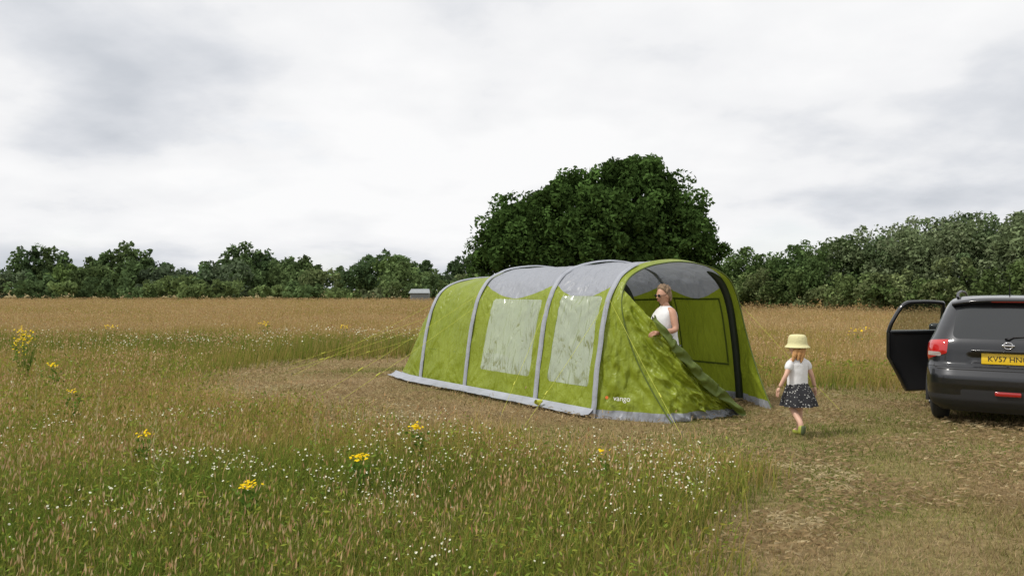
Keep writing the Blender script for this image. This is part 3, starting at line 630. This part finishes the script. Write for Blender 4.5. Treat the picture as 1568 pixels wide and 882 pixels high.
def head(parent,loc,yaw,pitch,sc,skinm,hairm,glasses=False,curly=.02):
    H=bpy.data.objects.new("head",None); link(H,parent); H.location=loc; H.rotation_euler=(pitch,0,yaw); H.scale=(sc,)*3
    bm=bmesh.new(); bmesh.ops.create_uvsphere(bm,u_segments=40,v_segments=28,radius=1)
    for v in bm.verts:
        x,y,z=v.co; jaw=1-.33*max(0,-z)**1.3
        X=x*.076*jaw; Y=y*.095*(1-.14*max(0,-z)); Z=z*.117
        if y<0: Y*=.93
        nose=math.exp(-((x/.16)**2))*math.exp(-(((z+.16)/.17)**2)); Y-=.026*nose*(y<0)
        brow=math.exp(-(((z-.16)/.1)**2))*(y<-.5); Y-=.004*brow
        eye=math.exp(-(((abs(x)-.38)/.16)**2))*math.exp(-(((z-.02)/.12)**2))*(y<-.3); Y+=.008*eye
        lip=math.exp(-((x/.28)**2))*math.exp(-(((z+.48)/.07)**2))*(y<0); Y-=.006*lip
        chin=math.exp(-((x/.3)**2))*math.exp(-(((z+.82)/.15)**2))*(y<0); Y-=.014*chin
        v.co=(X,Y,Z)
    me=bpy.data.meshes.new("face"); bm.to_mesh(me); bm.free(); me.materials.append(skinm)
    for p_ in me.polygons: p_.use_smooth=True
    link(bpy.data.objects.new("face",me),H)
    def ball(nm,l,r3,mat):
        bm=bmesh.new(); bmesh.ops.create_uvsphere(bm,u_segments=16,v_segments=10,radius=1); bmesh.ops.scale(bm,vec=r3,verts=bm.verts)
        me=bpy.data.meshes.new(nm); bm.to_mesh(me); bm.free(); me.materials.append(mat)
        for p_ in me.polygons: p_.use_smooth=True
        o=bpy.data.objects.new(nm,me); o.location=l; return link(o,H)
    Me=pmat("eye_white",(.75,.74,.72),.2); Mi=pmat("iris",(.06,.05,.04),.2); Ml=pmat("lips",(.42,.16,.13),.5)
    for sgn in (-1,1):
        ball("eye",(sgn*.029,-.073,.003),(.012,.009,.0085),Me); ball("pupil",(sgn*.029,-.080,.003),(.005,.004,.005),Mi)
        ball("ear",(sgn*.075,.008,-.005),(.009,.019,.031),skinm)
    ball("mouth",(0,-.083,-.055),(.022,.008,.006),Ml)
    bm=bmesh.new(); bmesh.ops.create_icosphere(bm,subdivisions=5,radius=1)
    for v in bm.verts:
        x,y,z=v.co; n_=float(fbm(np.array([x*3+z*2]),np.array([y*3-z*2]),2.0,77,3)[0])-.5
        f_=.10+.9*1/(1+math.exp(-12*(y*.75+z*.62-.02)))
        rr=1+ .17*f_+n_*curly*14*f_
        if f_<.5: rr=.80
        v.co=(x*.079*rr,y*.099*rr+.004,z*.118*rr*(1.0 if z>-.5 else .92)+.004)
    me=bpy.data.meshes.new("hair"); bm.to_mesh(me); bm.free(); me.materials.append(hairm)
    for p_ in me.polygons: p_.use_smooth=True
    link(bpy.data.objects.new("hair",me),H)
    if glasses:
        Mg=pmat("sunglasses_plastic",(.012,.012,.012),.1)
        for sgn in (-1,1):
            ball("sunglass_lens",(sgn*.031,-.090,.006),(.026,.006,.020),Mg); box("sunglass_arm",(.004,.09,.006),(sgn*.074,-.045,.010),Mg,H,.001)
        box("sunglass_bridge",(.02,.005,.005),(0,-.098,.010),Mg,H,.001)
    return H
def hand(name,parent,wrist,fwd,palm_n,size,mat,side=1,curl=.5):
    f_=Vector(fwd).normalized(); n_=Vector(palm_n); n_=(n_-f_*n_.dot(f_)).normalized(); s_=f_.cross(n_)*side
    w_=Vector(wrist); k=size/.18; nodes={};edges=[];roots=[]
    nodes["w"]=(tuple(w_),.024*k); nodes["p1"]=(tuple(w_+f_*.045*k),.030*k); nodes["p2"]=(tuple(w_+f_*.082*k),.031*k)
    edges+=[("w","p1"),("p1","p2")]; roots.append("w")
    for i,(o,l) in enumerate([(-.03,.062),(-.010,.075),(.011,.069),(.030,.054)]):
        b=w_+f_*.070*k+s_*o*k; d=f_.copy(); p_=b; nodes["f%d0"%i]=(tuple(b),.0095*k); roots.append("f%d0"%i)
        prev="f%d0"%i; ang=0
        for j,fr in enumerate((.52,.38,.30)):
            ang+=curl*(.55 if j==0 else .75); d=f_*math.cos(ang)+n_*math.sin(ang); p_=p_+d*(l*fr+(.02 if j==0 else 0))*k
            nm="f%d%d"%(i,j+1); nodes[nm]=(tuple(p_),(.0088-.001*j)*k); edges.append((prev,nm)); prev=nm
    b=w_+f_*.025*k-s_*.022*k; nodes["t0"]=(tuple(b),.012*k); roots.append("t0")
    p1=b+(f_*.028-s_*.026+n_*.008)*k; p2=p1+(f_*.03-s_*.006+n_*.014)*k; p3=p2+(f_*.018+n_*.012)*k
    nodes["t1"]=(tuple(p1),.0105*k);nodes["t2"]=(tuple(p2),.0095*k);nodes["t3"]=(tuple(p3),.008*k); edges+=[("t0","t1"),("t1","t2"),("t2","t3")]
    return skin(name,nodes,edges,roots,mat,parent,1)
# ---------------------------------------------------------------- woman
wm=empty("woman",(1.99,10.46,0),math.radians(-70))
nd={"pel":((0,0,.92),.12),"wai":((0,0,1.06),.11),"che":((0,.01,1.24),.125),"uch":((0,.015,1.36),.09),"nk":((0,.01,1.435),.052),"hd":((0,-.01,1.52),.052),
 "sl":((.165,.015,1.375),.056),"el":((.25,.02,1.13),.044),"wl":((.275,-.23,1.10),.030),
 "sr":((-.165,.015,1.375),.056),"er":((-.22,-.06,1.14),.044),"wr":((-.02,-.28,1.13),.030),
 "hl":((.085,0,.87),.085),"kl":((.10,-.015,.48),.055),"al":((.10,.03,.09),.035),"tl":((.105,-.13,.035),.032),
 "hr":((-.085,0,.87),.085),"kr":((-.10,-.03,.48),.055),"ar":((-.10,.0,.09),.035),"tr":((-.105,-.16,.035),.032)}
ed=[("pel","wai"),("wai","che"),("che","uch"),("uch","nk"),("nk","hd"),("uch","sl"),("sl","el"),("el","wl"),("uch","sr"),("sr","er"),("er","wr"),
 ("pel","hl"),("hl","kl"),("kl","al"),("al","tl"),("pel","hr"),("hr","kr"),("kr","ar"),("ar","tr")]
skin("body",nd,ed,["pel"],M_skin,wm)
loft("white_top",[(0,0,.86,.205,.182),(0,0,.95,.200,.175),(0,0,1.07,.180,.160),(0,-.01,1.20,.182,.175),(0,0,1.30,.180,.160),(0,.012,1.375,.168,.110),(0,.014,1.415,.105,.076),(0,.012,1.435,.068,.062)],M_white,wm,folds=.03)
M_lg=pmat("pale_trousers",(.42,.44,.48),.85,bump=.4,bscale=10,var=.1)
skin("trousers",{"p":((0,0,.93),.135),"l":((.085,0,.85),.105),"kl":((.10,-.015,.48),.075),"al":((.10,.03,.13),.06),"r":((-.085,0,.85),.105),"kr":((-.10,-.03,.48),.075),"ar":((-.10,0,.13),.06)},
 [("p","l"),("l","kl"),("kl","al"),("p","r"),("r","kr"),("kr","ar")],["p"],M_lg,wm)
for sg,yo in ((1,.03),(-1,0)):
    skin("shoe",{"a":((sg*.10,yo+.01,.05),.045),"b":((sg*.103,yo-.10,.04),.043),"c":((sg*.105,yo-.17,.035),.033)},[("a","b"),("b","c")],["a"],M_black,wm)
hand("hand_left",wm,(.275,-.23,1.10),(-.02,-1,.02),(-.5,0,-.8),.175,M_skin,1,.75)
hand("hand_right",wm,(-.02,-.28,1.13),(.45,-.9,.0),(.3,0,-.8),.175,M_skin,-1,.75)
M_hair=pmat("brown_grey_hair",(.24,.16,.095),.7,bump=1.0,bscale=60,var=.5,vscale=30)
head(wm,(0,-.02,1.567),math.radians(8),math.radians(4),1.04,M_skin,M_hair,glasses=True,curly=.04)
# ---------------------------------------------------------------- girl
g=empty("girl",(3.22,9.05,0),math.radians(-157))
nd={"pel":((0,0,.55),.075),"wai":((0,0,.65),.07),"che":((0,0,.77),.075),"uch":((0,.005,.845),.055),"nk":((0,.0,.895),.034),"hd":((0,-.01,.95),.034),
 "sl":((.10,.005,.85),.034),"el":((.185,.03,.70),.027),"wl":((.240,-.02,.555),.020),
 "sr":((-.10,.005,.85),.034),"er":((-.175,.03,.69),.027),"wr":((-.235,.02,.545),.020),
 "hl":((.055,0,.52),.058),"kl":((.085,.01,.32),.042),"al":((.125,.19,.175),.030),"tl":((.13,.19,.07),.024),
 "hr":((-.05,0,.52),.058),"kr":((-.06,-.04,.30),.042),"ar":((-.055,-.03,.07),.030),"tr":((-.055,-.13,.03),.024)}
skin("body",nd,ed,["pel"],M_skin2,g)
loft("t_shirt",[(0,0,.575,.125,.098),(0,0,.66,.120,.096),(0,0,.75,.122,.098),(0,.003,.82,.126,.088),(0,.005,.865,.105,.064),(0,.003,.885,.058,.046),(0,.0,.893,.042,.038)],M_white,g,folds=.03)
for sg in (1,-1):
    skin("sleeve",{"a":((sg*.075,.005,.845),.052),"b":((sg*.130,.012,.80),.050),"c":((sg*.162,.02,.735),.046)},[("a","b"),("b","c")],["a"],M_white,g)
m,nt,out=newmat("dotted_skirt"); N=nt.nodes; L=nt.links
tc=N.new("ShaderNodeTexCoord"); vo=N.new("ShaderNodeTexVoronoi"); vo.inputs["Scale"].default_value=34; L.new(tc.outputs["Object"],vo.inputs["Vector"])
lt=N.new("ShaderNodeMath"); lt.operation='LESS_THAN'; lt.inputs[1].default_value=.24; L.new(vo.outputs["Distance"],lt.inputs[0])
mc=N.new("ShaderNodeMix"); mc.data_type='RGBA'; L.new(lt.outputs[0],mc.inputs[0]); mc.inputs[6].default_value=(.016,.016,.02,1); mc.inputs[7].default_value=(.42,.42,.40,1)
p=N.new("ShaderNodeBsdfPrincipled"); p.inputs["Roughness"].default_value=.85; L.new(mc.outputs[2],p.inputs["Base Color"]); L.new(p.outputs[0],out.inputs[0])
loft("skirt",[(0,0,.62,.108,.090),(0,0,.585,.122,.105),(0,.01,.50,.160,.14),(0,.015,.42,.190,.165),(0,.02,.345,.210,.18)],m,g,n=72,folds=.09)
M_gs=pmat("lime_shoe",(.30,.34,.05),.6,var=.1); M_sole=pmat("dark_sole",(.06,.08,.03),.7)
skin("shoe_left",{"a":((.125,.20,.165),.036),"b":((.13,.20,.105),.037),"c":((.132,.19,.055),.030)},[("a","b"),("b","c")],["a"],M_gs,g)
skin("sole_left",{"a":((.125,.228,.16),.026),"b":((.13,.228,.10),.028),"c":((.132,.215,.05),.024)},[("a","b"),("b","c")],["a"],M_sole,g)
skin("shoe_right",{"a":((-.055,-.015,.045),.036),"b":((-.055,-.08,.035),.034),"c":((-.055,-.135,.03),.028)},[("a","b"),("b","c")],["a"],M_gs,g)
hand("hand_left",g,(.240,-.02,.555),(.25,-.2,-1),(-.8,0,-.2),.125,M_skin2,1,.3)
hand("hand_right",g,(-.235,.02,.545),(-.2,-.15,-1),(.8,0,-.2),.125,M_skin2,-1,.3)
M_gh=pmat("strawberry_hair",(.52,.27,.10),.6,bump=.8,bscale=70,var=.3,vscale=40)
H=head(g,(0,-.01,.995),math.radians(35),math.radians(-6),.86,M_skin2,M_gh,curly=.006)
tubes("hair_strand",[([(.05,.05,.98),(.085,.055,.93),(.10,.05,.885),(.115,.05,.845)],[.035,.03,.022,.008]),([(.0,.075,.98),(.01,.085,.93),(.02,.085,.87),(.03,.085,.83)],[.04,.034,.022,.007]),([(.03,.065,.97),(.05,.075,.92),(.065,.075,.86)],[.035,.03,.01])],M_gh,g,10)
M_hat=pmat("pale_yellow_hat",(.70,.66,.36),.85,bump=.4,bscale=40,trans=.1)
ht=loft("sun_hat",[(0,0,1.000,.138,.142),(0,0,1.012,.125,.13),(0,0,1.035,.105,.112),(0,0,1.075,.100,.107),(0,0,1.115,.092,.098),(0,0,1.137,.074,.080),(0,0,1.143,.03,.03),(0,0,1.144,.003,.003)],M_hat,g,n=40,sub=4)
ht.modifiers.new("S","SOLIDIFY").thickness=.006
# ---------------------------------------------------------------- car
car=empty("parked_car",(CARP[0],CARP[1],0),-CARH)
lev=np.array([
(.20,.74,.14,4.12),(.26,.82,.07,4.22),(.34,.85,.02,4.27),(.46,.862,.0,4.3),(.60,.868,.0,4.3),(.69,.868,.015,4.28),(.735,.866,.05,4.26),(.76,.864,.095,4.24),(.86,.862,.105,4.15),(.93,.858,.11,3.95),(.99,.850,.12,3.45),(1.03,.838,.135,3.15),(1.08,.815,.165,3.02),
(1.20,.770,.24,2.82),(1.32,.725,.325,2.60),(1.42,.685,.40,2.38),(1.48,.655,.44,2.2),(1.525,.615,.47,2.05),(1.555,.55,.54,1.9),(1.572,.42,.66,1.75),(1.58,.2,.9,1.5),(1.582,.02,1.1,1.3)])
zs=np.concatenate([np.linspace(.20,1.5,105)[:-1],np.linspace(1.5,1.582,22)])
def smooth_interp(zv,c): return np.interp(zv,lev[:,0],lev[:,c])
k_=np.array([.25,.5,.25])
def sm(a):
    for _ in range(2): a=np.convolve(np.pad(a,1,mode='edge'),k_,mode='valid')
    return a
HW=sm(smooth_interp(zs,1));YR=sm(smooth_interp(zs,2));YF=sm(smooth_interp(zs,3))
V=[];AR=[]
def outline(hw,yr,yf):
    L_=yf-yr; rr=min(.34,hw*.8,L_*.4); rf=min(.6,hw*.9,L_*.45); e=2.4
    pts=[]
    pts+= [(x,yr) for x in np.linspace(0,hw-rr,36,endpoint=False)]
    th=np.linspace(0,PI/2,36,endpoint=False); pts+=[(hw-rr+rr*math.sin(t)**(2/e),yr+rr-rr*math.cos(t)**(2/e)) for t in th]
    pts+= [(hw,y) for y in np.linspace(yr+rr,yf-rf,84,endpoint=False)]
    pts+= [(hw-rf+rf*math.cos(t)**(2/e),yf-rf+rf*math.sin(t)**(2/e)) for t in np.linspace(0,PI/2,24,endpoint=False)]
    pts+= [(x,yf) for x in np.linspace(hw-rf,0,12)]
    P=np.array(pts)
    cr_=.05*(1-(np.abs(P[:,0])/max(hw,.01))**2); P[:,1]=np.where(P[:,1]<yr+rr,P[:,1]-cr_*0.6,P[:,1])
    a=np.concatenate([[0],np.cumsum(np.linalg.norm(np.diff(P,axis=0),axis=1))]); return P,a
for i,zv in enumerate(zs):
    P,a=outline(HW[i],YR[i],YF[i]); n=len(P)
    for sgn,idx in ((1,range(n)),(-1,range(n-2,0,-1))):
        for j in idx: V.append((sgn*P[j,0],P[j,1],zv)); AR.append(a[j])
V=np.array(V); AR=np.array(AR); nO=len(V)//len(zs)
F=grid_faces(len(zs),nO,True)
x,y,z=V[:,0],V[:,1],V[:,2]; ax_=np.abs(x)
rear=(y<.75)&(AR<1.15)
m_glass=np.where(rear,sdf_rr(AR-(1.25-z)*.10,z,-.56,.56,1.06,1.44,.07),-1)
side=(AR>.95)&(y<3.3)&(z>1.0)
pill=lambda a,b:sdf_rr(y,z,a,b,1.07,1.46,.05)
mg=np.maximum.reduce([pill(.62,1.0),pill(1.06,1.92),pill(2.0,2.75)]); mg=np.where(y+(z-1.07)*1.9>3.0,-1,mg)
m_glass=np.maximum(m_glass,np.where(side&(ax_>.55*np.interp(z,zs,HW)),mg,-1))
front=(y>2.1)&(ax_<np.interp(z,zs,HW)*.86)&(z>1.07)&(z<1.47); m_glass=np.where(front,.02,m_glass)
wl=(AR-.60)/.45
m_lamp=np.where(rear,np.minimum.reduce([AR-.62-(1.03-z)*.10,1.06-AR,z-.79-.10*np.clip((.95-AR)/.35,0,1),1.05-z-.03*wl]),-1)
m_clear=np.where(rear,sdf_rr(AR,z,.70,.93,.845,.895,.02),-1)
wa=np.minimum(np.hypot(y-.80,z-.34),np.hypot(y-3.40,z-.34)); side_=ax_>.6
m_clad=np.maximum.reduce([.40-z,np.where(side_&(AR>.9),.435-wa,-1),np.where(rear,sdf_rr(ax_,z,-.48,.48,.40,.475,.03),-1)])
gap=.0055-np.abs(np.where(rear,sdf_rr(AR,z,-.80,.80,.70,1.49,.08),9)); gap=np.where(z>1.02,-1,gap)
gap=np.maximum(gap,np.where(rear&(AR<.98),.005-np.abs(z-.722),-1))
gap=np.maximum(gap,np.where((AR>1)&(z<1.06),.005-np.minimum(np.abs(y-1.05-.25*np.clip(.7-z,0,1)),np.minimum(np.abs(y-1.98),np.abs(y-2.98))),-1))
m_open_dark=np.where((x<-.5),sdf_rr(y,z,1.10,1.94,.34,1.47,.08),-1)  # cabin shade painted black onto the closed shell at the door opening
keep=~((wa[F].max(1)<.375)&(ax_[F].min(1)>.55))
def car_mat():
    m,nt,out=newmat("black_car_paint"); N=nt.nodes; L=nt.links
    def at(n):
        a=N.new("ShaderNodeAttribute"); a.attribute_name=n
        g_=N.new("ShaderNodeMath"); g_.operation='GREATER_THAN'; g_.inputs[1].default_value=0; L.new(a.outputs["Fac"],g_.inputs[0]); return g_.outputs[0]
    def P(c,r,me=0,coat=0,spec=.5):
        p=N.new("ShaderNodeBsdfPrincipled"); p.inputs["Base Color"].default_value=c+(1,); p.inputs["Roughness"].default_value=r; p.inputs["Metallic"].default_value=me; p.inputs["Coat Weight"].default_value=coat; p.inputs["Coat Roughness"].default_value=.04; p.inputs["Specular IOR Level"].default_value=spec; return p
    body=P((.014,.015,.018),.35,.5,1); tc=N.new("ShaderNodeTexCoord"); nz=N.new("ShaderNodeTexNoise"); nz.inputs["Scale"].default_value=3; nz.inputs["Detail"].default_value=6; L.new(tc.outputs["Object"],nz.inputs[0])
    rr=N.new("ShaderNodeMapRange"); L.new(nz.outputs["Fac"],rr.inputs[0]); rr.inputs[3].default_value=.03; rr.inputs[4].default_value=.12; L.new(rr.outputs[0],body.inputs["Coat Roughness"])
    cur=body.outputs[0]
    for nm,sh in (("m_gap",P((.004,.004,.004),.8)),("m_clad",P((.022,.022,.024),.6)),("m_glass",P((.010,.012,.013),.04,0,.3,.8)),("m_lamp",P((.48,.012,.012),.12,0,1)),("m_clear",P((.62,.55,.55),.15,.3,1)),("m_open_dark",P((.012,.012,.012),.9))):
        mx=N.new("ShaderNodeMixShader"); L.new(at(nm),mx.inputs[0]); L.new(cur,mx.inputs[1]); L.new(sh.outputs[0],mx.inputs[2]); cur=mx.outputs[0]
    L.new(cur,out.inputs[0]); return m
M_car=car_mat()
rec=np.where(rear,np.clip(sdf_rr(ax_,z,-.42,.42,.76,.90,.04)*20,0,1),0)*.03
bul=np.where(rear,np.clip(m_lamp*25,0,1),0)*.015
V2=V.copy(); V2[:,1]+=rec; V2[:,1]-=bul; V2[:,0]+=np.sign(x)*bul*.6
V2[:,1]-=np.where(rear,np.clip(sdf_rr(AR,z,-.9,.9,.47,.68,.03)*18,0,1),0)*.018
np_mesh("body_shell",V2,F[keep],M_car,attrs={"m_glass":m_glass,"m_lamp":m_lamp,"m_clear":m_clear,"m_clad":m_clad,"m_gap":gap,"m_open_dark":m_open_dark},parent=car,smooth=True)
M_pl=pmat("black_trim",(.02,.02,.022),.55); M_chr=pmat("chrome",(.7,.7,.72),.12,metal=1); M_gloss=pmat("gloss_black",(.014,.015,.018),.3,metal=.4,coat=1)
box("underbody",(1.45,3.9,.22),(0,2.15,.30),M_pl,car,.05)
M_tyre=pmat("tyre_rubber",(.022,.022,.022),.85,bump=.3,bscale=50); M_al=pmat("alloy",(.45,.46,.48),.3,metal=1)
for sx_ in (-1,1):
    for yw in (.80,3.40):
        bm=bmesh.new()
        ring=[(.0,.20),(.0,.23),(.02,.30),(.045,.33),(.10,.335),(.17,.33),(.20,.30),(.215,.22),(.215,.2)]
        vs=[]
        for (xx,r_) in ring:
            vs.append([bm.verts.new((xx-.107,r_*math.cos(2*PI*j/40),r_*math.sin(2*PI*j/40))) for j in range(40)])
        for a,b in zip(vs[:-1],vs[1:]):
            for j in range(40): bm.faces.new((a[j],a[(j+1)%40],b[(j+1)%40],b[j]))
        me=bpy.data.meshes.new("tyre"); bm.to_mesh(me); bm.free(); me.materials.append(M_tyre)
        for p_ in me.polygons: p_.use_smooth=True
        o=bpy.data.objects.new("tyre",me); o.location=(sx_*.755,yw,.335); link(o,car)
        lst=[([(sx_*.80,yw,.335),(sx_*.86,yw,.335)],[.05,.045])]
        for kk in range(5):
            a=2*PI*kk/5; lst.append(([(sx_*.845,yw,.335),(sx_*.855,yw+.21*math.cos(a),.335+.21*math.sin(a))],[.03,.025]))
        lst.append(([(sx_*.72,yw,.335),(sx_*.76,yw,.335)],[.20,.20]))
        tubes("wheel_rim",lst,M_al,car,16)
        tubes("arch_trim",[([(sx_*(.862 if yw<2 else .85),yw+.40*math.cos(a),.335+.40*math.sin(a)) for a in np.linspace(-.15,PI+.15,24)],.028)],M_pl,car,8)
box("number_plate",(.54,.012,.125),(0,.075,.835),pmat("yellow_plate",(.78,.52,.02),.4),car,.004,rot=(math.radians(-4),0,0))
M_ink=pmat("plate_ink",(.01,.01,.01),.5)
text("plate_text","KV57 HNO",.085,M_ink,car,Matrix.Translation((0,.066,.833))@Matrix.Rotation(math.radians(86),4,'X'))
box("tailgate_trim",(.74,.03,.03),(0,.045,.925),M_gloss,car,.008)
tubes("badge_ring",[([(.045*math.cos(a),.040,.995+.038*math.sin(a)) for a in np.linspace(0,2*PI,25)],.007)],M_chr,car,8)
box("badge_bar",(.13,.012,.02),(0,.036,.995),M_chr,car,.004)
box("fog_lamp",(.26,.02,.05),(0,-.040,.44),pmat("red_lens",(.35,.01,.01),.15,coat=1),car,.01)
box("brake_light",(.36,.03,.028),(0,.36,1.505),pmat("brake_lens",(.30,.02,.02),.2,coat=1),car,.008)
sp=[]
for xx in np.linspace(-.60,.60,17):
    e_=1-(abs(xx)/.6)**4*.35
    for (yy,zz_) in [(.56,1.565),(.44,1.555),(.345,1.528),(.335,1.512),(.36,1.495),(.46,1.485)]: sp.append((xx,yy+(1-e_)*.25,zz_-.05*(abs(xx)/.6)**3))
np_mesh("roof_spoiler",np.array(sp),grid_faces(17,6),M_gloss,parent=car,smooth=True)
tubes("rear_wiper",[([(0,.105,1.065),(.05,.13,1.09),(.30,.16,1.105)],[.012,.009,.006]),([(-.02,.10,1.06),(0,.12,1.07)],[.022,.018])],M_pl,car,8)
for sx_ in (-1,1):
    tubes("roof_rail",[([(sx_*.55,.62,1.545),(sx_*.555,.72,1.60),(sx_*.56,1.3,1.625),(sx_*.55,1.9,1.61),(sx_*.53,2.1,1.545)],.016)],pmat("rail_silver",(.10,.10,.11),.4,metal=.6),car,8)
    box("mirror",(.20,.12,.14),(sx_*.98,2.75,1.07),M_gloss,car,.045,seg=4)
    box("mirror_arm",(.12,.05,.04),(sx_*.86,2.78,1.03),M_pl,car,.01)
tubes("exhaust",[([(.45,.02,.22),(.45,.4,.22)],.03)],M_chr,car,12)
tubes("aerial",[([(0,.9,1.57),(0,.75,1.72)],[.008,.003])],M_pl,car,6)
dl=empty("open_door",(0,0,0)); dl.parent=car; dl.location=(-.86,2.0,0); dl.rotation_euler=(0,0,math.radians(-45))
Zd=np.linspace(.25,1.05,22); Yd=np.linspace(0,1,20)
for side_o in (0,.07):
    V=[]
    for zv in Zd:
        r_=-.86 if zv>.72 else -.86+(.72-zv)*.55
        for k in Yd:
            edge=min(1,min(k,1-k)*12); V.append((-(.05*math.sin(PI*(zv-.2)/1.0))*edge+side_o,r_*k,zv))
    np_mesh("door_skin" if side_o==0 else "door_card",np.array(V),grid_faces(22,20),M_gloss if side_o==0 else M_pl,parent=dl,smooth=True)
tubes("door_handle",[([(-.05,-.70,.93),(-.085,-.68,.935),(-.085,-.56,.935),(-.05,-.54,.93)],.012)],M_gloss,dl,8)
pts=[(0.02,0,1.05),(.05,-.02,1.2),(.11,-.05,1.42),(.125,-.12,1.465),(.125,-.45,1.475),(.12,-.68,1.44),(.07,-.82,1.22),(.02,-.86,1.05)]
tubes("window_frame",[([tuple(p_) for p_ in catmull(pts,60)],.028),([(.03,0,1.05),(.03,-.86,1.05)],.035),([(.03,-.86,1.05),(.03,-.86,.72),(.03,-.58,.25),(.03,0,.25),(.03,0,1.05)],.032)],M_gloss,dl,8)
m,nt,out=newmat("door_glass"); N=nt.nodes; L=nt.links
tpn=N.new("ShaderNodeBsdfTransparent"); tpn.inputs[0].default_value=(.6,.65,.62,1); gln=N.new("ShaderNodeBsdfGlossy"); gln.inputs["Roughness"].default_value=.02
mx=N.new("ShaderNodeMixShader"); mx.inputs[0].default_value=.12; L.new(tpn.outputs[0],mx.inputs[1]); L.new(gln.outputs[0],mx.inputs[2]); L.new(mx.outputs[0],out.inputs[0])
gp=[(.03,-.02,1.06),(.11,-.06,1.42),(.12,-.14,1.46),(.12,-.45,1.47),(.115,-.67,1.43),(.03,-.84,1.06)]
me=bpy.data.meshes.new("door_window"); me.from_pydata(gp,[],[tuple(range(6))]); me.materials.append(m); link(bpy.data.objects.new("door_window",me),dl)
